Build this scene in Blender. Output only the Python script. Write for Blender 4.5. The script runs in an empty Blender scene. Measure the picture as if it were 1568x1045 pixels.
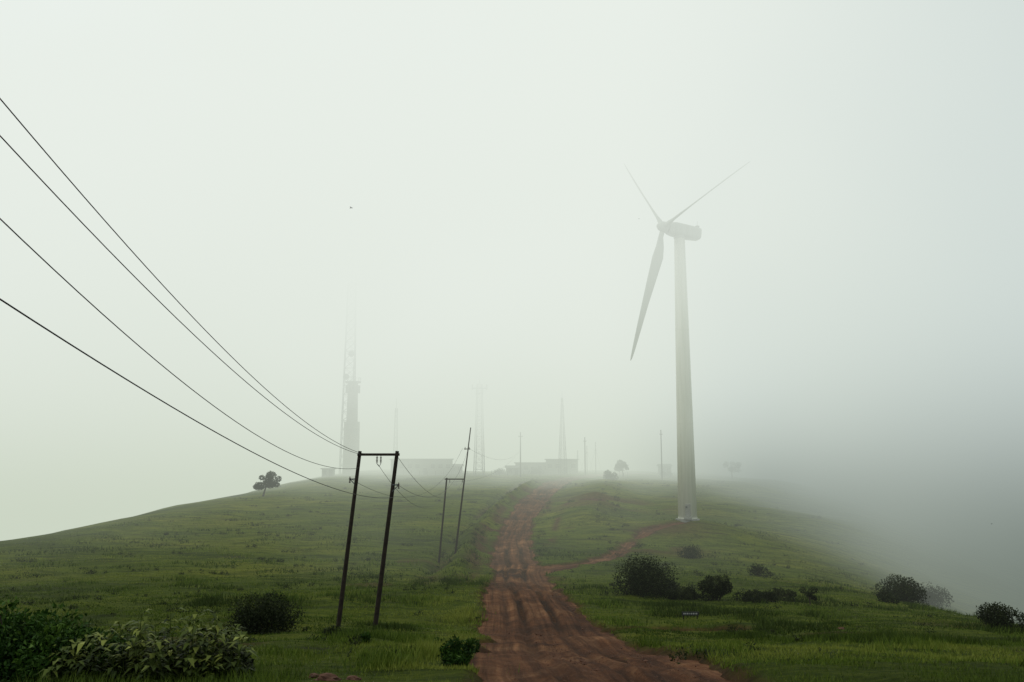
import bpy, math, random
import numpy as np
import mathutils
from mathutils import Vector, Matrix
random.seed(7); rng=np.random.default_rng(7)
S=bpy.context.scene
S.view_settings.view_transform='Standard'; S.view_settings.look='None'; S.view_settings.exposure=0

# ------------------------------------------------------------ noise
TAB=rng.random((256,256))
def vn(x,y,s,o=0):
    x=np.asarray(x,float)/s+o*17.3+1000; y=np.asarray(y,float)/s+o*31.7+1000
    xi=np.floor(x).astype(int); yi=np.floor(y).astype(int)
    fx=x-xi; fy=y-yi; fx=fx*fx*(3-2*fx); fy=fy*fy*(3-2*fy)
    a=TAB[xi%256,yi%256]; b=TAB[(xi+1)%256,yi%256]; c=TAB[xi%256,(yi+1)%256]; d=TAB[(xi+1)%256,(yi+1)%256]
    return (a*(1-fx)+b*fx)*(1-fy)+(c*(1-fx)+d*fx)*fy-0.5
def fb(x,y,s,o=0,n=4):
    r=0;a=1
    for i in range(n):
        r=r+a*vn(x,y,s/2**i,o+i); a*=.5
    return r
def ss(t): t=np.clip(t,0,1); return t*t*(3-2*t)

# ------------------------------------------------------------ terrain
PY=[-3000,-300,-60,-10,0,16,42,72,96,130,170,215,240,262,300,400,700,3000]
PZ=[200,45,14,1.6,-1.75,-4.4,-8.9,-10.8,-11.7,-11.3,-9.4,-6.8,-5.6,-5.6,-11,-50,-150,-320]
def prof(y):
    r=0
    for o in (-5,-2.5,0,2.5,5): r=r+np.interp(y+o,PY,PZ)
    return r/5
def seg_pts(P,step=1.0):
    out=[]
    for (x0,y0),(x1,y1) in zip(P[:-1],P[1:]):
        n=max(1,int(math.hypot(x1-x0,y1-y0)/step))
        for i in range(n): out.append((x0+(x1-x0)*i/n,y0+(y1-y0)*i/n))
    out.append(P[-1]); a=np.array(out,float)
    for k in range(6):
        b=a.copy(); b[1:-1]=(a[:-2]+2*a[1:-1]+a[2:])/4; a=b
    return a
MAIN=seg_pts([(4,-60),(2.6,0),(2.2,16),(2.1,25),(1.5,42),(1.2,52),(.7,72),(.2,93),(.0,110),(.5,130),(2.0,150),(4.6,170),(8,192),(12,208),(17,218),(25,228),(40,238)],.5)
BR=seg_pts([(1.5,80),(4,86),(8.6,92),(13,104),(17.5,119),(22,127),(27,129)],.5)
SP=seg_pts([(3,41),(6,43),(9,43.6),(11.5,44)],.5)
TR=[(MAIN,lambda y:np.interp(y,[0,16,42,60,80,100,240],[3.0,2.9,3.3,3.0,2.5,2.4,2.6])),(BR,lambda y:.95+0*y),(SP,lambda y:.7+0*y)]
def inroad(x,y):
    x=np.asarray(x,float); y=np.asarray(y,float)
    best=np.full(x.shape,-99.)
    for P,hw in TR:
        lo=P[:,1].min()-8; hi=P[:,1].max()+8
        m=(y>lo)&(y<hi)&(x>P[:,0].min()-8)&(x<P[:,0].max()+8)
        idx=np.nonzero(m)[0]
        for k in range(0,len(idx),20000):
            I=idx[k:k+20000]
            d=np.sqrt(((x[I,None]-P[None,::2,0])**2+(y[I,None]-P[None,::2,1])**2).min(1))
            best[I]=np.maximum(best[I],hw(y[I])-d)
    return best
def base(x,y):
    z=prof(y)
    xr=np.interp(y,[0,45,60,85,105,131,170,210,240,400],[38,34,33,36,42,52,68,80,86,110])
    W=np.interp(y,[45,60,85,131,200],[6,8,15,22,24])
    d=x-xr; z=z-.42*((d+np.sqrt(d*d+W*W))/2)
    xl=np.interp(y,[-100,50,100,150,205,240,400],[-70,-64,-58,-54,-42,-38,-38])
    d=np.maximum(0,xl-x); z=z-np.where(d<60,.0045*d*d,.0045*3600+.5*(d-60))
    a=ss((y-20)/40)
    z=z+.9*a*fb(x,y,34,1,3)+.28*fb(x,y,6,5,3)+1.6*ss((x-38)/25)*fb(x,y,22,14,4)
    g=x-np.interp(y,MAIN[:,1],MAIN[:,0])
    w=ss((y-70)/20)*ss((215-y)/20)
    z=z+w*1.1*np.exp(-((g+5.6+1.6*vn(x*0,y,14,9))/1.3)**2)-w*.7*np.exp(-((g+8.3+1.6*vn(x*0,y,14,9))/1.0)**2)
    z=z+w*1.5*np.exp(-((g-13)/6.0)**2)*ss((y-115)/25)*(1+.8*fb(x,y,9,33,3))
    f=np.exp(-(((x-28.3)/9)**2+((y-131)/9)**2)); z=z*(1-f)+(-10.95)*f
    return z
def fine(x,y): return .16*fb(x,y,1.8,11,2)*ss((90-y)/60+.35)
def mask(x,y):
    r=inroad(x,y)+.85*fb(x,y,2.2,21,3)+.7*vn(x,y,7,24)
    return ss(r/.7+.5), r
def ground(x,y):
    x=np.atleast_1d(np.asarray(x,float)); y=np.atleast_1d(np.asarray(y,float))
    m,_=mask(x,y); return base(x,y)+fine(x,y)*(1-m)-.36*m
def gz(x,y): return float(ground([x],[y])[0])

def np_mesh(name,V,F,mats,attrs=None,smooth=True,mi=None):
    me=bpy.data.meshes.new(name); V=np.asarray(V,np.float32); F=np.asarray(F,np.int32)
    n=F.shape[1]; me.vertices.add(len(V)); me.vertices.foreach_set('co',V.ravel())
    me.loops.add(F.size); me.loops.foreach_set('vertex_index',F.ravel())
    me.polygons.add(len(F)); me.polygons.foreach_set('loop_start',np.arange(0,F.size,n,dtype=np.int32))
    me.polygons.foreach_set('loop_total',np.full(len(F),n,np.int32))
    if mi is not None: me.polygons.foreach_set('material_index',np.asarray(mi,np.int32))
    me.polygons.foreach_set('use_smooth',np.full(len(F),smooth))
    for k,v in (attrs or {}).items():
        a=me.attributes.new(k,'FLOAT','POINT'); a.data.foreach_set('value',np.asarray(v,np.float32))
    for m in mats: me.materials.append(m)
    me.update(calc_edges=True); me.validate()
    o=bpy.data.objects.new(name,me); S.collection.objects.link(o); return o

# ------------------------------------------------------------ materials
def newmat(name):
    m=bpy.data.materials.new(name); m.use_nodes=True; nt=m.node_tree
    return m,nt,nt.nodes,nt.links,nt.nodes['Principled BSDF']
def noise(N,L,scale,detail=5,vec=None,rough=.6,dist=0):
    n=N.new('ShaderNodeTexNoise'); n.inputs['Scale'].default_value=scale; n.inputs['Detail'].default_value=detail
    n.inputs['Roughness'].default_value=rough; n.inputs['Distortion'].default_value=dist
    if vec: L.new(vec,n.inputs['Vector'])
    return n.outputs['Fac']
def ramp(N,L,fac,stops):
    r=N.new('ShaderNodeValToRGB'); e=r.color_ramp.elements
    while len(e)<len(stops): e.new(.5)
    for i,(p,c) in enumerate(stops): e[i].position=p; e[i].color=(*c,1) if len(c)==3 else c
    L.new(fac,r.inputs[0]); return r.outputs[0]
def mix(N,L,f,a,b,t='MIX'):
    m=N.new('ShaderNodeMix'); m.data_type='RGBA'; m.blend_type=t
    for s,v in ((m.inputs[0],f),(m.inputs[6],a),(m.inputs[7],b)):
        if hasattr(v,'is_linked'): L.new(v,s)
        elif isinstance(v,(int,float)): s.default_value=v
        else: s.default_value=(*v,1)
    return m.outputs[2]
def bump(N,L,h,s,d,p):
    b=N.new('ShaderNodeBump'); b.inputs['Strength'].default_value=s; b.inputs['Distance'].default_value=d
    L.new(h,b.inputs['Height']); L.new(b.outputs[0],p.inputs['Normal'])
def geo(N): return N.new('ShaderNodeNewGeometry').outputs['Position']
def mapn(N,L,v,sc):
    m=N.new('ShaderNodeMapping'); m.inputs['Scale'].default_value=sc; L.new(v,m.inputs[0]); return m.outputs[0]
def attr(N,n):
    a=N.new('ShaderNodeAttribute'); a.attribute_name=n; return a.outputs['Fac']

def m_dirt(name='dirt'):
    m,nt,N,L,p=newmat(name); g=geo(N)
    cb=N.new('ShaderNodeCombineXYZ'); L.new(attr(N,'lat'),cb.inputs[0]); L.new(attr(N,'along'),cb.inputs[1]); tv=cb.outputs[0]
    c1=ramp(N,L,noise(N,L,.22,9,g,.72,.6),[(.36,(.055,.022,.010)),(.5,(.118,.046,.019)),(.64,(.21,.098,.044))])
    st=ramp(N,L,noise(N,L,1.3,8,mapn(N,L,tv,(2.2,.05,1)),.68),[(.34,(.42,.39,.38)),(.5,(1,1,1)),(.66,(1.6,1.65,1.65))])
    c=mix(N,L,1.0,c1,st,'MULTIPLY')
    c2=ramp(N,L,noise(N,L,9,7,g,.8),[(.32,(.62,.62,.62)),(.68,(1.32,1.3,1.28))])
    c=mix(N,L,1.0,c,c2,'MULTIPLY')
    c=mix(N,L,attr(N,'rut'),c,(.032,.016,.010))
    sto=ramp(N,L,noise(N,L,18,3,g,.5),[(.67,(0,0,0)),(.73,(.6,.6,.6))])
    c=mix(N,L,sto,c,(.22,.14,.085))
    L.new(c,p.inputs['Base Color']); p.inputs['Roughness'].default_value=.85; p.inputs['Specular IOR Level'].default_value=.1
    bump(N,L,noise(N,L,5,9,g,.75),1,.16,p); return m
DIRT=m_dirt()
def m_ground():
    m,nt,N,L,p=newmat('grassland'); g=geo(N)
    big=noise(N,L,.045,6,mapn(N,L,g,(.7,1.1,1)),.65,.4)
    cA=ramp(N,L,big,[(.32,(.050,.076,.012)),(.5,(.096,.132,.017)),(.66,(.155,.176,.028))])
    med=ramp(N,L,noise(N,L,.42,7,mapn(N,L,g,(.5,1.9,1)),.75),[(.34,(.36,.40,.42)),(.5,(1,1,1)),(.68,(1.45,1.32,1.1))])
    c=mix(N,L,1,cA,med,'MULTIPLY')
    fi=ramp(N,L,noise(N,L,4,6,mapn(N,L,g,(.8,1.2,1)),.8),[(.3,(.45,.5,.5)),(.68,(1.45,1.35,1.1))])
    c=mix(N,L,1,c,fi,'MULTIPLY')
    pt=ramp(N,L,noise(N,L,.22,8,mapn(N,L,g,(.45,2.2,1)),.78),[(.56,(0,0,0)),(.66,(1,1,1))])
    c=mix(N,L,pt,c,(.042,.042,.018))  # dark colour patches stand in for relief shading lost under flat light
    dc=ramp(N,L,noise(N,L,1.2,8,g,.7),[(.3,(.040,.021,.012)),(.7,(.16,.078,.042))])
    c=mix(N,L,attr(N,'dirt'),c,dc)
    L.new(c,p.inputs['Base Color']); p.inputs['Roughness'].default_value=.95; p.inputs['Specular IOR Level'].default_value=.05
    bump(N,L,noise(N,L,2.2,9,g,.8),1,.5,p); return m
GROUND=m_ground()
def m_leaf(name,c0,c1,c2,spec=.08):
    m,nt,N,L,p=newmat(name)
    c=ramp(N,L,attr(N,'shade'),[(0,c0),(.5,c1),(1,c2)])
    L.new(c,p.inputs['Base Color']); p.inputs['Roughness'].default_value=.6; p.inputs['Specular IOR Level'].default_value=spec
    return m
GRASS=m_leaf('grass_blade',(.036,.056,.008),(.098,.145,.016),(.22,.24,.040))
LEAFD=m_leaf('bush_leaf',(.007,.010,.004),(.017,.025,.008),(.042,.050,.016))
LEAFG=m_leaf('fresh_leaf',(.007,.020,.004),(.028,.066,.008),(.088,.150,.018))
LEAFY=m_leaf('pale_leaf',(.018,.028,.006),(.065,.088,.014),(.22,.24,.050))
def m_plain(name,col,rough=.6,var=.25,scale=3,metal=0):
    m,nt,N,L,p=newmat(name); g=geo(N)
    a=tuple(v*(1-var) for v in col); b=tuple(min(1,v*(1+var)) for v in col)
    L.new(ramp(N,L,noise(N,L,scale,6,g,.65),[(.3,a),(.7,b)]),p.inputs['Base Color'])
    p.inputs['Roughness'].default_value=rough; p.inputs['Metallic'].default_value=metal; p.inputs['Specular IOR Level'].default_value=.2; return m
BARK=m_plain('bark',(.05,.038,.027),.9,.4,6)
WOOD=m_plain('creosoted_wood',(.028,.020,.014),.85,.5,5)
STEEL=m_plain('galvanised_steel',(.16,.17,.17),.5,.2,1)
DSTEEL=m_plain('dark_steel',(.09,.095,.095),.6,.2,1)
WIRE=m_plain('cable',(.015,.015,.015),.5,.1,1)
CER=m_plain('brown_ceramic',(.05,.03,.02),.25,.1,3)
CONC=m_plain('concrete',(.26,.26,.24),.9,.2,.8)
CONCD=m_plain('dark_concrete',(.17,.18,.16),.9,.2,.6)
GLASS=m_plain('window_glass',(.03,.035,.035),.15,.1,1)
ROOF=m_plain('roof_sheet',(.14,.15,.14),.6,.2,.7)
ROCK=m_plain('rock',(.11,.055,.034),.9,.4,5)
BIRD=m_plain('feathers',(.02,.02,.02),.8,.2,5)
SIGNW=m_plain('sign_board',(.035,.035,.03),.6,.1,4)
SIGNT=m_plain('sign_lettering',(.35,.35,.32),.6,.1,4)
def m_white(name,a,b):
    m,nt,N,L,p=newmat(name); g=geo(N)
    s=ramp(N,L,noise(N,L,.8,6,mapn(N,L,g,(2.5,2.5,.12)),.6),[(.3,a),(.65,b)])
    L.new(s,p.inputs['Base Color']); p.inputs['Roughness'].default_value=.45; return m
WHITE=m_white('turbine_paint',(.64,.65,.56),(.78,.78,.69))
BLADEM=m_white('shaded_blade_paint',(.40,.42,.37),(.48,.50,.45))  # white turbine paint darkened, underside shade put into the colour

# ------------------------------------------------------------ mesh builder
class MB:
    def __init__(s): s.v=[];s.f=[];s.m=[]
    def tube(s,pts,rad,n=8,mat=0,cap=True):
        pts=[Vector(p) for p in pts]; b=len(s.v)
        for i,p in enumerate(pts):
            t=(pts[min(i+1,len(pts)-1)]-pts[max(i-1,0)]).normalized()
            u=t.cross(Vector((0,0,1)) if abs(t.z)<.95 else Vector((0,1,0))).normalized(); w=t.cross(u)
            for k in range(n):
                a=2*math.pi*k/n; s.v.append(p+(u*math.cos(a)+w*math.sin(a))*rad[i])
        for i in range(len(pts)-1):
            for k in range(n):
                a=b+i*n+k;c=b+i*n+(k+1)%n; s.f.append((a,c,c+n,a+n)); s.m.append(mat)
        if cap:
            s.f.append(tuple(b+k for k in range(n))[::-1]); s.m.append(mat)
            e=b+(len(pts)-1)*n; s.f.append(tuple(e+k for k in range(n))); s.m.append(mat)
    def box(s,c,d,mat=0,M=None):
        b=len(s.v); c=Vector(c)
        for x in(-1,1):
            for y in(-1,1):
                for z in(-1,1):
                    q=Vector((x*d[0]/2,y*d[1]/2,z*d[2]/2)); s.v.append((M@q if M else q)+c)
        for f in((0,1,3,2),(4,6,7,5),(0,4,5,1),(2,3,7,6),(0,2,6,4),(1,5,7,3)):
            s.f.append(tuple(b+i for i in f)); s.m.append(mat)
    def obj(s,name,mats,loc=(0,0,0),rot=0,smooth=False,bevel=0,parent=None):
        me=bpy.data.meshes.new(name); me.from_pydata([tuple(v) for v in s.v],[],s.f)
        for m in mats: me.materials.append(m)
        me.polygons.foreach_set('material_index',s.m)
        me.polygons.foreach_set('use_smooth',[smooth]*len(s.f)); me.update()
        o=bpy.data.objects.new(name,me); S.collection.objects.link(o); o.location=loc; o.rotation_euler[2]=rot
        if bevel:
            bm=o.modifiers.new('b','BEVEL'); bm.width=bevel; bm.segments=3; bm.limit_method='ANGLE'
        if parent: o.parent=parent
        return o
def empty(name,loc=(0,0,0),rot=0):
    e=bpy.data.objects.new(name,None); S.collection.objects.link(e); e.location=loc; e.rotation_euler[2]=rot; return e

# ------------------------------------------------------------ build terrain + roads
def axis(parts):
    a=[]
    for lo,hi,st in parts: a+=list(np.arange(lo,hi-1e-6,st))
    return np.array(a)
xs=np.concatenate([-np.geomspace(3500,130,22),axis([(-125,-60,3),(-60,-14,1.0),(-14,14,.33),(14,60,.9),(60,130,2.0)]),np.geomspace(132,3500,22)])
ys=np.concatenate([-np.geomspace(3000,70,14),axis([(-66,4,3),(4,60,.38),(60,130,.7),(130,262,1.2),(262,330,4)]),np.geomspace(332,3500,24)])
X,Y=np.meshgrid(xs,ys); X=X.ravel();Y=Y.ravel()
m,r=mask(X,Y); Z=base(X,Y)+fine(X,Y)*(1-m)-.36*m
g=X-np.interp(Y,MAIN[:,1],MAIN[:,0])
w=ss((Y-60)/20)*ss((220-Y)/20)
bank=w*np.exp(-((g+4.2+1.6*vn(X*0,Y,14,9))/1.0)**2)*ss((fb(X,Y,6,41)+.3)/.5)
bank_b=w*np.exp(-((g+8.0+1.6*vn(X*0,Y,14,9))/.9)**2)*ss((fb(X,Y,8,42)+.15)/.4)
bank2=w*np.exp(-((g-3.8)/.8)**2)*ss((fb(X,Y,7,43)+.1)/.5)
patch=ss((fb(X,Y,9,51)-.38)/.2)*np.exp(-(g/26)**2)*.6
tb=.75*np.exp(-(((X-24)/6)**2+((Y-126)/4)**2))
hill=.85*np.exp(-(((X-19)/14)**2+((Y-163)/15)**2))*ss((fb(X,Y,10,61)+.15)/.4)
hill2=.85*np.exp(-(((X-19)/8)**2+((Y-112)/6)**2))*ss((fb(X,Y,6,63)+.1)/.4)
trk=.8*np.exp(-((g-5.6-2.2*np.sin((Y-118)/34))/.6)**2)*ss((Y-108)/8)*ss((170-Y)/12)*ss((fb(X,Y,5,66)+.3)/.4)
dirt=np.clip(ss(r/.9+.75)+bank*.85+bank_b*.75+bank2*.75+patch+tb+hill+hill2+trk,0,1)
nx=len(xs);ny=len(ys)
i=np.arange(nx*ny).reshape(ny,nx)
F=np.stack([i[:-1,:-1].ravel(),i[:-1,1:].ravel(),i[1:,1:].ravel(),i[1:,:-1].ravel()],1)
np_mesh('ground',np.stack([X,Y,Z],1),F,[GROUND],{'dirt':dirt})

def ribbon(name,P,hwf,n=30,lift=0,ruts=True):
    T=np.gradient(P,axis=0); T/=np.linalg.norm(T,axis=1)[:,None]; Nn=np.stack([T[:,1],-T[:,0]],1)
    hw=hwf(P[:,1])+1.2; t=np.linspace(-1,1,n)
    A=P[:,None,:]+Nn[:,None,:]*(hw[:,None]*t[None,:])[:,:,None]
    x=A[:,:,0].ravel();y=A[:,:,1].ravel()
    q=(hw[:,None]*t[None,:]).ravel()
    wob=.6*vn(y*0,y,9,70)+.15*vn(y*0,y,2,71); rk=1.0 if ruts else .5
    G=lambda c,s:np.exp(-((q-c)/s)**2)
    deep=.5+.9*ss(fb(y*0+3,y,11,72)+.5)
    R=(G(.95+wob,.26)+G(-.85+wob,.26))*deep+.8*G(2.1+wob*1.8,.22)*ss(vn(y*0,y,16,75)+.6)+.7*G(-1.9+wob*1.2,.2)*ss(vn(y*0,y,13,76)+.4)
    ridge=(G(1.35+wob,.16)+G(.5+wob,.18)+G(-1.25+wob,.16)+G(-.45+wob,.18))*.07*deep
    z=base(x,y)-.19+rk*(-.17*R+ridge)+.11*fb(x*1.4,y*.35,1.3,80,3)+.05*fb(x,y,.9,83,2)+.18*fb(x,y,5,85,2)+lift
    rutc=np.clip(R*.85*ss((fb(x,y,5,88)+.5)/.5),0,.9)*rk*ss((140-y)/60+.4)
    pud=ss((fb(x,y,6,89,3)-.25)/.14)*.8*ss((120-y)/40)*ss((1.2-q)/.8)
    k=len(P); i=np.arange(k*n).reshape(k,n)
    al=np.repeat(np.concatenate([[0],np.cumsum(np.linalg.norm(np.diff(P,axis=0),axis=1))]),n)
    F=np.stack([i[:-1,:-1].ravel(),i[:-1,1:].ravel(),i[1:,1:].ravel(),i[1:,:-1].ravel()],1)
    return np_mesh(name,np.stack([x,y,z],1),F,[DIRT],{'rut':np.maximum(rutc,pud),'lat':q-wob,'along':al})
M2=seg_pts([tuple(p) for p in MAIN if 0<p[1]<240],.2)
ribbon('dirt_road',M2,TR[0][1],64)
ribbon('dirt_track',BR[8:],TR[1][1],16,-.02,False)

# ------------------------------------------------------------ grass
def blades(x,y,h,wd,shade):
    n=len(x); z=ground(x,y)-.02
    a=rng.uniform(0,2*np.pi,n); l=rng.uniform(.1,.7,n)*h; b=rng.uniform(0,2*np.pi,n)
    V=np.empty((n,3,3)); dx=np.cos(a)*wd/2; dy=np.sin(a)*wd/2
    V[:,0]=np.stack([x-dx,y-dy,z],1); V[:,1]=np.stack([x+dx,y+dy,z],1)
    V[:,2]=np.stack([x+np.cos(b)*l,y+np.sin(b)*l,z+h],1)
    return V,np.repeat(shade,3)
allV=[];allS=[]
for (y0,y1,n,h0,h1,w) in [(8,20,120000,.05,.22,.016),(20,38,180000,.06,.22,.03),(38,75,190000,.08,.22,.055),(75,150,90000,.08,.2,.10)]:
    y=rng.uniform(y0,y1,n); x=rng.uniform(-.72,.72,n)*y
    cl=fb(x,y,1.6,90,3)
    keep=(rng.random(n)<np.clip(.5+1.7*cl,.05,1))&(x>-64)&(x<44)
    x=x[keep];y=y[keep];cl=cl[keep]
    r=inroad(x,y)+.85*fb(x,y,2.2,21,3)+.7*vn(x,y,7,24)
    k=(r<-.10)|((rng.random(len(x))<.03)&(r<.9)); x=x[k];y=y[k];cl=cl[k];r=r[k]
    tall=ss((fb(x,y,4,95,3)-.02)/.3)
    h=rng.uniform(h0,h1,len(x))*(.65+1.5*tall)
    verge=np.exp(-((r+1.2)/1.4)**2)*(x<1)
    sh=np.clip(.40+.85*fb(x*.5,y,8,97,4)+.4*cl+rng.normal(0,.15,len(x))+.40*verge-.3*tall,0,1)
    V,s=blades(x,y,h,w*rng.uniform(.7,1.4,len(x)),sh); allV.append(V.reshape(-1,3)); allS.append(s)
V=np.concatenate(allV); s=np.concatenate(allS)
np_mesh('grass',V,np.arange(len(V)).reshape(-1,3),[GRASS],{'shade':s},smooth=False)

# ------------------------------------------------------------ foliage
def leaves(C,R,n,size,asp=.5,shell=.55,seedshade=.5,up=.2):
    C=np.asarray(C);R=np.asarray(R); k=len(C)
    pr=R**2/np.sum(R**2); ci=rng.choice(k,n,p=pr)
    d=rng.normal(size=(n,3)); d/=np.linalg.norm(d,axis=1)[:,None]
    rad=R[ci]*(shell+(1.15-shell)*rng.random(n)**.7)
    P=C[ci]+d*rad[:,None]*np.array([1,1,.85])
    ax=d*.6+rng.normal(size=(n,3))*.6; ax[:,2]+=up; ax/=np.linalg.norm(ax,axis=1)[:,None]
    sd=np.cross(ax,rng.normal(size=(n,3))); sd/=np.linalg.norm(sd,axis=1)[:,None]
    L=size*rng.uniform(.6,1.3,n)[:,None]; W=L*asp
    nn=np.cross(ax,sd)
    V=np.empty((n,4,3)); V[:,0]=P-ax*L*.5; V[:,1]=P+sd*W*.5-ax*L*.05+nn*L*.06; V[:,2]=P+ax*L*.5-nn*L*.12; V[:,3]=P-sd*W*.5-ax*L*.05+nn*L*.06
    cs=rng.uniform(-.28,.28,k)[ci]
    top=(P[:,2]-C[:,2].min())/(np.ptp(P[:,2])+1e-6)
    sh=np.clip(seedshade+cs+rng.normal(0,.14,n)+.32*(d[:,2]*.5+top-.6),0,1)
    return V.reshape(-1,3),np.repeat(sh,4)
def plant(name,x,y,w,h,n,size,mat,clumps=14,asp=.5,shape='bush',lean=(0,0),shade=.5,dep=None,z0=None):
    z=gz(x,y)-.05 if z0 is None else z0
    C=[];R=[]
    for i in range(clumps):
        a=random.uniform(0,2*math.pi); q=math.sqrt(random.random())
        if shape=='bush':
            cr=random.uniform(.12,.28)*min(w,h*1.8)
            cx=math.cos(a)*q*(w/2-cr*.8); cy=math.sin(a)*q*((dep or w)/2-cr*.8)
            zz=random.uniform(.2,1.05)*(h-cr*.9)*(1-.35*q*q)
            cz=max(cr*.6,zz)
        else:
            cr=random.uniform(.08,.17)*w
            cx=math.cos(a)*q*(w/2-cr); cy=math.sin(a)*q*(w/2-cr)
            cz=h*random.uniform(.45,.92)-.12*h*q
        C.append((x+cx+lean[0]*cz,y+cy+lean[1]*cz,z+cz)); R.append(cr)
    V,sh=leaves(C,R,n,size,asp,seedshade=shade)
    nl=len(V)//4
    mb=MB()
    if shape=='bush':
        for c,rr in list(zip(C,R)):
            mid=((x+c[0])/2+random.uniform(-.1,.1)*w,(y+c[1])/2,(z+c[2])/2)
            mb.tube([(x+(c[0]-x)*.2,y+(c[1]-y)*.2,z-.1),mid,c],[.02*h,.014*h,.006*h],5)
    else:
        top=(x+lean[0]*h*.4,y,z+h*.36)
        mb.tube([(x,y,z-.3),(x+lean[0]*h*.1+.03*h,y,z+h*.18),top],[.045*h,.033*h,.028*h],7)
        for c in C:
            mid=((top[0]+c[0])/2,(top[1]+c[1])/2,(top[2]+c[2])/2-.03*h)
            mb.tube([top,mid,c],[.02*h,.012*h,.005*h],5)
    F4=[f for f in mb.f if len(f)==4]
    V2=np.array([tuple(v) for v in mb.v]).reshape(-1,3)
    FF=np.concatenate([np.arange(nl*4).reshape(-1,4),np.array(F4)+nl*4])
    mi=np.concatenate([np.zeros(nl),np.ones(len(F4))])
    return np_mesh(name,np.concatenate([V,V2]),FF,[mat,BARK],{'shade':np.concatenate([sh,np.zeros(len(V2))])},smooth=False,mi=mi)

for (x,y,w,h,n,sz) in [(-11.5,38.5,3.5,2.1,9000,.11),(9.9,61,5.0,3.1,11000,.15),(14.1,57,2.4,2.0,5500,.12),(12.2,58.5,2.4,1.0,3000,.12),
      (35,74,5.0,2.4,4500,.18),(27.2,46,2.7,1.8,4500,.12),(22.8,105,3.4,2.0,1700,.2),(30,66,2.0,1.1,1200,.14),
      (16.8,56.5,3.6,.9,3500,.12),(19.2,59,3.0,.8,2500,.12),(12,64,2.5,1.1,1500,.14),(26,86,2.6,1.5,1200,.16),(40,84,4,2.0,2500,.2),(48,95,5,2.6,2500,.25)]:
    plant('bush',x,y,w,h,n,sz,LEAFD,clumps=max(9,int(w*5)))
plant('sapling',20.2,56,1.5,1.3,900,.10,LEAFD,clumps=9,shape='tree')
plant('sapling',-13.9,25,.8,1.1,500,.07,LEAFG,clumps=6,shape='tree')
plant('roadside_weed',-1.3,21.5,1.2,.95,2000,.13,LEAFG,clumps=12,asp=.35,shade=.45)
plant('roadside_weed',-5.2,29,.6,.5,600,.09,LEAFG,clumps=6,shade=.35)
plant('roadside_weed',-2.6,30,.7,.35,500,.09,LEAFG,clumps=6)
plant('roadside_weed',-7.4,34,.9,.5,600,.09,LEAFD,clumps=6)
plant('leafy_shrub',-10.0,16.4,3.4,1.75,18000,.11,LEAFG,clumps=40,asp=.55,dep=2.4,shade=.38)
plant('leafy_shrub',-8.3,16.0,2.2,1.4,8000,.11,LEAFG,clumps=20,asp=.55,shade=.38)
plant('leafy_shrub',-12.8,18.5,3.0,2.0,10000,.11,LEAFG,clumps=24,asp=.55,shade=.36)
plant('leafy_shrub',-6.6,16.4,2.8,.9,7000,.10,LEAFD,clumps=22,asp=.5,shade=.5)
def lance(name,x,y,w,h,nst,L):
    V=[];sh=[];mb=MB()
    for i in range(nst):
        a=random.uniform(0,6.28);q=math.sqrt(random.random())*w/2
        bx=x+math.cos(a)*q;by=y+math.sin(a)*q*.7;bz=gz(bx,by)-.05
        hh=h*random.uniform(.55,1.15)*(1-.35*(q/(w/2))**2); lx=random.uniform(-.2,.2)*hh;ly=random.uniform(-.2,.2)*hh
        mb.tube([(bx,by,bz),(bx+lx*.4,by+ly*.4,bz+hh*.5),(bx+lx,by+ly,bz+hh)],[.012,.009,.004],4,cap=False)
        s0=random.uniform(.05,.65)
        for k in range(26):
            t=random.uniform(.25,1); p=Vector((bx+lx*t,by+ly*t,bz+hh*t)); b=random.uniform(0,6.28)
            d=Vector((math.cos(b),math.sin(b),random.uniform(-.1,1.0))).normalized(); sd=d.cross(Vector((0,0,1))).normalized()
            l=L*random.uniform(.6,1.3); wd=l*.15
            m1=p+d*l*.5; e=p+d*l*.95-Vector((0,0,l*.4))
            V+= [tuple(p),tuple(m1+sd*wd),tuple(e),tuple(m1-sd*wd)]
            ss_=min(1,max(0,s0+random.gauss(0,.2)+(t-.75)*.8)); sh+=[ss_]*4
    nl=len(V)//4; F4=[f for f in mb.f if len(f)==4]
    V2=[tuple(v) for v in mb.v]
    np_mesh(name,np.array(V+V2),np.concatenate([np.arange(nl*4).reshape(-1,4),np.array(F4)+nl*4]),[LEAFY],{'shade':np.array(sh+[.3]*len(V2))},smooth=False)
lance('pale_leaved_shrub',-6.6,16.1,2.8,1.4,78,.30)
lance('pale_leaved_shrub',-8.2,15.4,1.8,1.0,14,.28)
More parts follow.
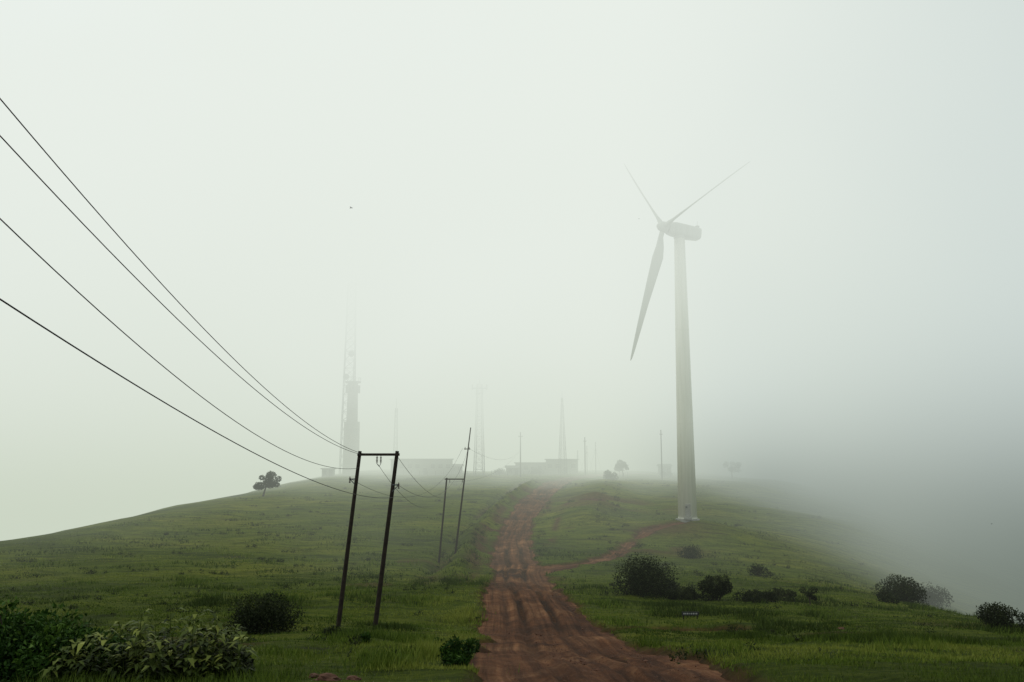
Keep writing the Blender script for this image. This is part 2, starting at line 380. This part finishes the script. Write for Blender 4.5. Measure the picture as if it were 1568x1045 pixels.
# far trees
plant('windswept_tree',-54.8,178,6.4,5.8,4200,.34,LEAFD,clumps=15,shape='tree',lean=(.3,0),shade=.25)
plant('windswept_tree',30.5,222,5.4,5.0,2600,.36,LEAFD,clumps=12,shape='tree',lean=(-.1,0),shade=.3)
plant('hilltop_bush',26,212,4.2,3.0,2000,.3,LEAFD,clumps=10)
plant('hilltop_bush',-3.5,232,5,2.2,1200,.3,LEAFD,clumps=10)
plant('windswept_tree',62,228,6,5.5,1600,.32,LEAFD,clumps=12,shape='tree')
plant('hilltop_bush',43,226,4,2,1000,.3,LEAFD,clumps=9)
plant('hilltop_bush',8,233,7,2.4,1600,.3,LEAFD,clumps=14)
C=[];R=[]
for i in range(560):
    y=random.uniform(24,215); x=random.uniform(-.62,.5)*y
    if x<-60 or x>75: continue
    if float(inroad(np.array([x]),np.array([y]))[0])>-.8: continue
    r=random.uniform(.08,.30)*(1+y/240); z=gz(x,y)
    for k in range(random.randint(1,5)): C.append((x+random.uniform(-1.1,1.1),y+random.uniform(-.3,.3),z+r*.25)); R.append(r*random.uniform(.5,1))
for i in range(300):
    y=random.uniform(66,205); side=random.choice((-4.8,-6.2,-8.2,3.9,14,17)); x=float(np.interp(y,MAIN[:,1],MAIN[:,0]))+side+random.uniform(-.8,.8)
    r=random.uniform(.12,.5); C.append((x,y,gz(x,y)+r*.2)); R.append(r)
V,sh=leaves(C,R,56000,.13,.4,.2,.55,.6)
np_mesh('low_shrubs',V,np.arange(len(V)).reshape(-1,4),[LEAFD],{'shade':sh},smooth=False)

# stones
V=[];F=[]
ico=[(0,0,1),(.9,0,.3),(.28,.85,.3),(-.72,.53,.3),(-.72,-.53,.3),(.28,-.85,.3),(0,0,-.6)]
icf=[(0,1,2),(0,2,3),(0,3,4),(0,4,5),(0,5,1),(6,2,1),(6,3,2),(6,4,3),(6,5,4),(6,1,5)]
for i in range(2200):
    y=8+56*random.random()**1.4; x=float(np.interp(y,MAIN[:,1],MAIN[:,0]))+random.choice((random.gauss(0,2.0),random.gauss(2.3,.5),random.gauss(-.2,.3)))
    s_=random.uniform(.015,.045)*(2.6 if random.random()<.05 else 1)
    z=float(base(np.array([x]),np.array([y]))[0])-.17+s_*.2; b=len(V)
    a=random.uniform(0,6.28)
    for p in ico:
        q=Vector(p)*s_*random.uniform(.7,1.2); q.z*=.7; q=Matrix.Rotation(a,3,'Z')@q; V.append((x+q.x,y+q.y,z+q.z))
    F+=[tuple(b+k for k in f) for f in icf]
np_mesh('stones',V,F,[ROCK],smooth=False)
def rock(x,y,s_):
    V=[];n=10;F=[]
    for i in range(n+1):
        for j in range(14):
            th=math.pi*i/n;ph=2*math.pi*j/14
            d=Vector((math.sin(th)*math.cos(ph),math.sin(th)*math.sin(ph),math.cos(th)))
            r=s_*(1+.5*mathutils.noise.noise(d*1.6+Vector((x,y,0)))+.2*mathutils.noise.noise(d*4+Vector((x,y,0))))
            V.append((x+d.x*r*1.3,y+d.y*r,gz(x,y)+d.z*r*.6))
    for i in range(n):
        for j in range(14): F.append((i*14+j,i*14+(j+1)%14,(i+1)*14+(j+1)%14,(i+1)*14+j))
    np_mesh('rock',V,F,[ROCK],smooth=False)
for x,y,s_ in [(-3.9,17.6,.20),(-3.4,17.9,.12),(-4.3,18.2,.12),(2.9,18,.10),(3.2,17.6,.08),(17.5,44,.16),(24,38,.14)]: rock(x,y,s_)

# ------------------------------------------------------------ wind turbine
TX,TY,TZ=28.3,131.,-10.95
HZ=36.9
turb=empty('wind_turbine',(TX,TY,TZ))
mb=MB(); H=HZ-TZ-1.1
mb.tube([(0,0,-.9),(0,0,.08)],[1.9,1.9],32); mb.obj('foundation',[CONC],parent=turb)
mb=MB(); zz=[.08,H*.33,H*.66,H]; rr=[1.5,1.32,1.12,.88]
mb.tube([(0,0,z) for z in zz],rr,40)
mb.obj('tower',[WHITE],smooth=True,parent=turb)
mb=MB()
for z,r in ((H*.33,1.335),(H*.66,1.135),(.25,1.54)): mb.tube([(0,0,z-.05),(0,0,z+.05)],[r,r],40)
mb.obj('tower_flange',[WHITE],parent=turb)
mb=MB(); Mz=Matrix.Rotation(math.radians(-10),3,'Z')
mb.box(Mz@Vector((0,-1.48,1.5)),(.8,.14,1.9),0,Mz); mb.box(Mz@Vector((0,-1.8,.28)),(1.2,.8,.3),1,Mz)
mb.box(Mz@Vector((-.2,-1.57,2.0)),(.28,.05,.3),2,Mz); mb.obj('tower_door',[CONC,CONC,DSTEEL],parent=turb)
psi=math.radians(69); tilt=math.radians(6)
ax=Vector((-math.sin(psi)*math.cos(tilt),-math.cos(psi)*math.cos(tilt),math.sin(tilt))).normalized()
hh=Vector((math.cos(psi),-math.sin(psi),0)); up=hh.cross(ax).normalized()
if up.z<0: up=-up
Mn=Matrix((ax,hh,up)).transposed()
top=Vector((0,0,HZ-TZ))
mb=MB()
secs=[(-4.0,.6,.75,.1),(-3.75,1.05,1.0,.05),(-2,1.25,1.12,0),(1.0,1.25,1.12,0),(1.9,1.05,1.0,0),(2.3,.85,.88,0)]
n=20
for (x,a,b,o) in secs:
    for k in range(n):
        t=2*math.pi*k/n; c,s_=math.cos(t),math.sin(t); e=.5
        mb.v.append(top+Mn@Vector((x,a*math.copysign(abs(c)**e,c),b*math.copysign(abs(s_)**e,s_)+o)))
for i in range(len(secs)-1):
    for k in range(n): a=i*n+k;b=i*n+(k+1)%n; mb.f.append((a,b,b+n,a+n)); mb.m.append(0)
mb.f.append(tuple(range(n))[::-1]); mb.f.append(tuple((len(secs)-1)*n+k for k in range(n))); mb.m+=[0,0]
mb.box(top+Mn@Vector((-3.4,0,1.25)),(.5,.9,.5),0,Mn)
mb.tube([top+Mn@Vector((-3.2,.4,1.0)),top+Mn@Vector((-3.2,.4,2.2))],[.04,.04],5)
mb.tube([top+Vector((0,0,-1.4)),top+Vector((0,0,-.8))],[.92,1.05],24)
mb.obj('nacelle',[BLADEM],smooth=False,bevel=.08,parent=turb)
hub=top+ax*3.1
mb=MB()
mb.tube([hub-ax*.75,hub-ax*.4,hub+ax*.3,hub+ax*.8,hub+ax*1.15,hub+ax*1.25],[.85,.95,.9,.65,.3,.05],24)
mb.obj('hub_spinner',[BLADEM],smooth=True,parent=turb)
Rb=23.3
def blade(th):
    d=(hh*math.sin(th)+up*math.cos(th)).normalized(); tang=d.cross(ax).normalized(); mb=MB(); n=14
    st=[(.0,.8,1.0,0),(.05,.85,.9,10),(.12,1.35,.5,28),(.2,1.85,.3,30),(.35,1.6,.22,24),(.55,1.2,.18,18),(.75,.9,.15,14),(.9,.6,.13,12),(.975,.36,.12,11),(1,.08,.1,11)]
    for (t,ch,th_,tw) in st:
        a=math.radians(tw+22); cx=tang*math.cos(a)+ax*math.sin(a); nx_=d.cross(cx)
        flex=ax*(-.5*t*t+.03*Rb*t)
        c=hub+d*(.6+t*(Rb-.6))+flex
        for k in range(n):
            q=2*math.pi*k/n; u=math.cos(q); v=math.sin(q)*(1 if t<.06 else (.55+.45*u))
            off=0 if t<.06 else -.2
            mb.v.append(c+cx*(u*.5+off)*ch+nx_*v*.5*ch*th_)
    for i in range(len(st)-1):
        for k in range(n): a=i*n+k;b=i*n+(k+1)%n; mb.f.append((a,b,b+n,a+n)); mb.m.append(0)
    mb.f.append(tuple((len(st)-1)*n+k for k in range(n))); mb.m.append(0)
    mb.obj('blade',[BLADEM],smooth=True,parent=turb)
for a in (81.5,199,-43): blade(math.radians(a))

# ------------------------------------------------------------ power line
def wire_pts(p0,p1,sag,n=24):
    return [(p0[0]+(p1[0]-p0[0])*t,p0[1]+(p1[1]-p0[1])*t,p0[2]+(p1[2]-p0[2])*t-4*sag*t*(1-t)) for t in [i/n for i in range(n+1)]]
def insul(mb,p,dn=.35,mat=1):
    x,y,z=p
    mb.tube([(x,y,z),(x,y,z-dn)],[.02,.02],6,mat)
    for k in range(4): mb.tube([(x,y,z-.06-k*.075),(x,y,z-.10-k*.075)],[.03,.07],8,mat)
h1=MB()
LB=(-8.9,42.2,gz(-8.9,42.2)-.4); LT=(-7.92,41.9,-.02); RB_=(-7.05,42.4,gz(-7.05,42.4)-.4); RT=(-5.98,41.9,-.02)
h1.tube([LB,LT],[.125,.09],12); h1.tube([RB_,RT],[.13,.095],12)
h1.box((-6.95,41.77,-.20),(2.15,.10,.13)); h1.box((-6.95,42.04,-.20),(2.15,.10,.13))
h1.tube([(-7.88,41.9,-.15),(-7.1,41.9,-.2)],[.03,.03],6)
insul(h1,(-7.0,41.75,-.27),.4); insul(h1,(-6.85,42.06,-.27),.4)
h1.tube([(-7.0,41.75,-.67),(-6.9,41.9,-.82),(-6.85,42.06,-.67)],[.015]*3,5,2)
for (x,z,s_) in ((-8.08,-1.45,-1),(-6.2,-1.75,1)):
    h1.tube([(x,41.9,z),(x+s_*.35,41.9,z-.02)],[.035,.035],6,2); h1.tube([(x,41.9,z-.35),(x+s_*.3,41.9,z-.04)],[.025,.025],6,2)
    insul(h1,(x+s_*.33,41.9,z+.12),.3)
h1.obj('utility_pole',[WOOD,CER,DSTEEL])
wires=MB()
def qwire(X0,X1,A,Bm,E,y0=-10,n=60,r=.0105):
    (ya,za),(yb,zb),(yc,zc)=A,Bm,E
    s1=(zb-za)/(yb-ya); s2=(zc-zb)/(yc-yb); q=(s2-s1)/(yc-ya); pts=[]
    for i in range(n+1):
        y=y0+(yc-y0)*i/n; pts.append((X0+(X1-X0)*i/n,y,za+s1*(y-ya)+q*(y-ya)*(y-yb)))
    wires.tube(pts,[r]*len(pts),6,0,False); return pts[0]
e=[qwire(-7.9,-7.9,(11.67,5.38),(25.05,2.05),(41.9,-.12)),
   qwire(-7.9,-7.85,(11.75,4.79),(25.1,1.72),(41.9,-.20)),
   qwire(-7.9,-7.95,(11.9,3.57),(19.9,1.46),(42,-.89)),
   qwire(-6.1,-6.15,(9.33,1.8),(15.5,.57),(42.2,-2.41))]
h0=MB(); zt=e[0][2]+.1; g0=gz(-8,-10)
h0.tube([(-8.6,-10,g0-.5),(-8.1,-10,zt)],[.17,.11],12); h0.tube([(-6.6,-10,gz(-6.6,-10)-.5),(-6.1,-10,zt)],[.17,.11],12)
h0.box((-7.1,-10.15,zt-.2),(2.6,.12,.16))
for p in e: insul(h0,(p[0],p[1],p[2]+.3),.3)
h0.obj('utility_pole',[WOOD,CER,DSTEEL])
h2=MB(); g2=gz(-8.6,96)
h2.tube([(-8.6,96,g2-.4),(-7.75,96,-3.2)],[.12,.09],10); h2.tube([(-6.7,96,gz(-6.7,96)-.4),(-4.95,96,2.75)],[.13,.06],10)
h2.box((-6.85,96,-3.35),(2.3,.12,.14)); insul(h2,(-7.4,96,-3.4),.35); insul(h2,(-5.9,96,-3.4),.35)
h2.box((-5.35,96,.2),(.75,.1,.1)); insul(h2,(-5.6,96,.45),.25); insul(h2,(-5.1,96,.45),.25)
h2.obj('utility_pole',[WOOD,CER,DSTEEL])
for a,b,s_ in (((-7.0,42.06,-.7),(-7.4,96,-3.7),2.6),((-5.98,42,-.3),(-5.9,96,-3.7),2.0),((-6.0,42,-1.7),(-5.2,96,.3),2.6),((-8.3,42,-1.5),(-5.9,96,.3),2.8)):
    p=wire_pts(a,b,s_); wires.tube(p,[.011]*len(p),5,0,False)
for a,b,s_ in (((-7.4,96,-3.7),(2.1,218,0),2),((-5.2,96,.3),(2.4,218,.3),2)):
    p=wire_pts(a,b,s_); wires.tube(p,[.010]*len(p),4,0,False)
wires.obj('power_lines',[WIRE])
def pole(x,y,ztop,arm=1.2,lean=0):
    mb=MB(); g_=gz(x,y); mb.tube([(x-lean,y,g_-.4),(x,y,ztop)],[.19,.13],8)
    mb.box((x,y-.12,ztop-1.2),(arm,.12,.14)); insul(mb,(x-arm*.4,y-.12,ztop-.9),.3); insul(mb,(x+arm*.4,y-.12,ztop-.9),.3)
    mb.obj('utility_pole',[WOOD,CER])
pole(2.3,218,5.0); pole(40.5,218,5.6,.8); pole(20.5,226,3.8,.8)

# ------------------------------------------------------------ masts
def lattice(name,x,y,h,wb,wt,nseg,r=.07,dr=(),arms=(),mat=DSTEEL,rot=.3,ant=3):
    mb=MB(); z0=gz(x,y)-.3
    def cor(t,k):
        w=(wb+(wt-wb)*t)/2; a=rot+math.pi/4+k*math.pi/2; return Vector((x+math.cos(a)*w*1.414,y+math.sin(a)*w*1.414,z0+h*t))
    for k in range(4): mb.tube([cor(0,k),cor(1,k)],[r*1.6,r],4)
    for i in range(nseg):
        t0=i/nseg;t1=(i+1)/nseg
        for k in range(4):
            a,b,c,d=cor(t0,k),cor(t0,(k+1)%4),cor(t1,k),cor(t1,(k+1)%4)
            mb.tube([a,d],[r*.6]*2,4,0,False); mb.tube([b,c],[r*.6]*2,4,0,False); mb.tube([c,d],[r*.6]*2,4,0,False)
    for (t,dx,rad) in dr:
        p=Vector((x+dx,y-.8,z0+h*t)); mb.tube([p,p+Vector((0,-.25,0)),p+Vector((0,-.7,0))],[rad,rad,rad*.35],16,0)
    for (t,w) in arms:
        mb.box((x,y,z0+h*t),(w,w*.4,.25))
        for q in(-1,1): mb.box((x+q*w*.45,y,z0+h*t+.3),(.3,.3,1.6))
    mb.tube([(x,y,z0+h),(x,y,z0+h+ant)],[.06,.03],5)
    mb.obj(name,[mat])
lattice('lattice_mast',-47.5,232,56,4.0,2.2,22,.09,dr=((.45,.5,1.1),(.5,-.8,.9),(.62,.6,.9)))
lattice('lattice_mast',-9.3,228,26,2.6,1.3,14,.06,arms=((.955,4.6),(.9,2.0)))
lattice('lattice_mast',14.2,226,22,2.0,.35,14,.045,ant=2)
lattice('lattice_mast',-34.5,238,19,1.2,.6,12,.05)
mb=MB(); x,y=-45.2,226; z0=gz(x,y)-.3
mb.tube([(x,y,z0),(x,y,z0+15)],[2.3,2.2],20); mb.tube([(x,y,z0+15),(x,y,z0+26)],[1.6,1.4],20)
mb.tube([(x,y,z0+26),(x,y,z0+26.4)],[2.2,2.3],20)
for k in range(12):
    a=k*math.pi/6; mb.tube([(x+2.2*math.cos(a),y+2.2*math.sin(a),z0+26.4),(x+2.2*math.cos(a),y+2.2*math.sin(a),z0+27.5)],[.04,.04],4)
    mb.box((x+1.9*math.cos(a),y+1.9*math.sin(a),z0+24.2),(.3,.3,2.2))
mb.tube([(x,y,z0+27.5),(x,y,z0+27.45)],[2.25,2.25],20,0,False)
mb.tube([(x,y,z0+26),(x,y,z0+33)],[.15,.05],6)
mb.obj('telecom_tower',[CONC])
for (x,y,h) in ((21.5,231,8),(23.8,229,9.5),(19.0,233,6.5)):
    mb=MB(); z0=gz(x,y); mb.tube([(x,y,z0-.3),(x,y,z0+h)],[.12,.06],6)
    for t in(.75,.88,.96): mb.box((x,y,z0+h*t),(1.3*(1.2-t)+.3,.05,.05))
    for sx in(-1,1): mb.tube([(x,y,z0+h*.8),(x+sx*2,y+1,z0)],[.02,.02],4,0,False)
    mb.obj('antenna_mast',[DSTEEL])

# ------------------------------------------------------------ buildings
def building(name,x,y,w,d,h,rot=0,wins=6,wall=CONCD,pitched=False,drop=1.0):
    z=min(gz(x+a*w/2,y+b*d/2) for a in(-1,1) for b in(-1,1)); e=empty(name,(x,y,z),rot)
    b=MB(); b.box((0,0,h/2-drop/2),(w,d,h+drop)); b.obj('walls',[wall],parent=e)
    r=MB()
    if pitched:
        o=.4
        r.v=[Vector(p) for p in((-w/2-o,-d/2-o,h+.002),(w/2+o,-d/2-o,h+.002),(w/2+o,d/2+o,h+.002),(-w/2-o,d/2+o,h+.002),(-w/2-o,0,h+d*.22),(w/2+o,0,h+d*.22))]
        r.f=[(0,1,5,4),(2,3,4,5),(0,4,3),(1,2,5),(0,3,2,1)]; r.m=[0]*5
    else:
        r.box((0,0,h+.13),(w+.7,d+.7,.25))
    r.obj('roof',[ROOF],parent=e)
    q=MB()
    for i in range(wins):
        xx=-w/2+(i+.5)*w/wins
        if i==wins//2: q.box((xx,-d/2-.01,1.05),(1,.06,2.1))
        else: q.box((xx,-d/2-.01,h*.6),(min(1.4,w/wins*.55),.06,1.1))
    q.obj('windows_and_door',[GLASS],parent=e)
    return e
building('concrete_building',-25.5,229,17,8,4.4,.05,8)
building('transmitter_building',14.5,234,9,6,4.2,-.1,4)
building('concrete_building',6,236,10,6,3.0,.0,5)
building('metal_shed',43.5,230,3,3,2.6,.1,2,pitched=True)
building('metal_shed',0.2,228,3.5,3,2.0,.1,2,pitched=True)
building('guard_hut',-50.5,222,3.2,3,2.2,.1,2)
building('guard_hut',-16,232,3.4,3,2.2,.1,2,pitched=True)
mb=MB()
for k in range(30):
    x=-32+k*2.2; y=221+math.sin(k*.3)
    if 8<x<24: continue
    z=gz(x,y); mb.tube([(x,y,z-.2),(x,y,z+1.4)],[.05,.05],5)
mb.obj('fence_posts',[WOOD])

# sign
mb=MB(); x,y=10.4,48.2; z=gz(x,y)
for q in(-.4,.4): mb.box((x+q,y+.03,z+.14),(.05,.05,.5),2)
mb.box((x,y-.022,z+.34),(1.0,.03,.22),0)
for i,(a,wd) in enumerate(((-.42,.1),(-.31,.08),(-.22,.12),(-.08,.05),(0,.1),(.12,.1),(.24,.06),(.31,.1))): mb.box((x+a+wd/2,y-.041,z+.34),(wd*.7,.006,.08),1)
mb.obj('wooden_sign',[SIGNW,SIGNT,WOOD])

# birds
def bird(x,y,z,s_,flap,rot):
    mb=MB()
    mb.tube([(0,-.5*s_,0),(0,-.35*s_,.02*s_),(0,0,0),(0,.3*s_,0),(0,.55*s_,0)],[.02*s_,.09*s_,.12*s_,.07*s_,.02*s_],8)
    for q in(-1,1):
        b=len(mb.v); mb.v+= [Vector(p)*s_ for p in((q*.05,-.2,.02),(q*.05,.15,.02),(q*.55,-.28,flap),(q*.55,.05,flap),(q*1.1,.1,flap*.7))]
        mb.f+=[(b,b+1,b+3,b+2),(b+2,b+3,b+4)]; mb.m+=[0,0]
    b=len(mb.v); mb.v+=[Vector(p)*s_ for p in((0,.4,0),(-.14,.8,0),(.14,.8,0))]; mb.f.append((b,b+1,b+2)); mb.m.append(0)
    mb.obj('bird',[BIRD],(x,y,z),rot)
bird(-9.1,43.6,13.6,.16,.25,1.2); bird(12,73,21.7,.1,.3,.5); bird(33,56,-5.0,.12,.3,2)

# ------------------------------------------------------------ fog volume
fm=bpy.data.materials.new('mist'); fm.use_nodes=True; nt=fm.node_tree; N=nt.nodes; L=nt.links
for n_ in list(N): N.remove(n_)
out=N.new('ShaderNodeOutputMaterial'); pos=N.new('ShaderNodeNewGeometry').outputs['Position']
sep=N.new('ShaderNodeSeparateXYZ'); L.new(pos,sep.inputs[0])
def mr(sock,a,b,c=0,d=1):
    m=N.new('ShaderNodeMapRange'); m.interpolation_type='SMOOTHSTEP'
    for k,v in zip((1,2,3,4),(a,b,c,d)): m.inputs[k].default_value=v
    L.new(sock,m.inputs[0]); return m.outputs[0]
def ma(op,a,b):
    m=N.new('ShaderNodeMath'); m.operation=op
    for k,v in enumerate((a,b)):
        if isinstance(v,(int,float)): m.inputs[k].default_value=v
        else: L.new(v,m.inputs[k])
    return m.outputs[0]
sx,sy,sz=sep.outputs
hz=mr(sz,-7,36,0,.0178); fy=mr(sy,158,240,0,.040); rx=mr(sx,29,82,0,.023); nr=mr(sy,22,95)
den=ma('ADD',ma('ADD',hz,fy),ma('ADD',rx,.0016))
nz=noise(N,L,.024,2,pos,.55); nm=mr(nz,.32,.68,.35,1.65)
den=ma('MULTIPLY',ma('MULTIPLY',den,nr),nm)
ex=mr(sx,16,78); ez=mr(sz,-20,40); er=mr(sz,-26,24)
cl=mix(N,L,ez,(.60,.665,.55),(.815,.865,.81)); cr=mix(N,L,er,(.075,.102,.088),(.60,.675,.66))  # light gradient set in the mist colour: bright high left, dim low right
col=mix(N,L,ex,cl,cr)
ab=N.new('ShaderNodeVolumeAbsorption'); ab.inputs['Color'].default_value=(0,0,0,1); L.new(den,ab.inputs['Density'])
em=N.new('ShaderNodeEmission'); L.new(col,em.inputs[0]); L.new(den,em.inputs[1])  # mist emits its own glow, standing in for scattered daylight
ad=N.new('ShaderNodeAddShader'); L.new(ab.outputs[0],ad.inputs[0]); L.new(em.outputs[0],ad.inputs[1]); L.new(ad.outputs[0],out.inputs['Volume'])
try: fm.cycles.volume_step_rate=.7
except Exception as ex_: print('step',ex_)
mb=MB(); mb.box((-10,212,17),(420,380,196)); mb.obj('mist',[fm])

# ------------------------------------------------------------ world, sun, camera
W=bpy.data.worlds.new('World'); S.world=W; W.use_nodes=True; nt=W.node_tree; N=nt.nodes; L=nt.links
for n_ in list(N): N.remove(n_)
wo=N.new('ShaderNodeOutputWorld'); b1=N.new('ShaderNodeBackground'); b2=N.new('ShaderNodeBackground')
sk=N.new('ShaderNodeTexSky'); sk.sky_type='NISHITA'; sk.sun_disc=False; sk.sun_elevation=math.radians(55); sk.sun_rotation=math.radians(-25)
L.new(sk.outputs[0],b1.inputs[0]); b1.inputs[1].default_value=.05
tc=N.new('ShaderNodeTexCoord'); sp=N.new('ShaderNodeSeparateXYZ'); L.new(tc.outputs['Generated'],sp.inputs[0])
c1=mix(N,L,mr(sp.outputs[2],-.15,.6),(.50,.56,.50),(.80,.84,.79)); c=mix(N,L,mr(sp.outputs[0],.1,.8),c1,(.26,.31,.31))
L.new(c,b2.inputs[0]); b2.inputs[1].default_value=.9
a_=N.new('ShaderNodeAddShader'); L.new(b1.outputs[0],a_.inputs[0]); L.new(b2.outputs[0],a_.inputs[1]); L.new(a_.outputs[0],wo.inputs[0])
sl=bpy.data.lights.new('sun','SUN'); sl.energy=.75; sl.angle=math.radians(20); sl.color=(1,.97,.9)
so=bpy.data.objects.new('sun',sl); S.collection.objects.link(so); so.rotation_euler=(math.radians(-35),0,math.radians(25))
cam=bpy.data.cameras.new('camera'); cam.lens=28; cam.sensor_width=36; cam.clip_end=8000; cam.clip_start=.1
co=bpy.data.objects.new('camera',cam); S.collection.objects.link(co); co.rotation_euler=(math.radians(97.84),0,0); S.camera=co
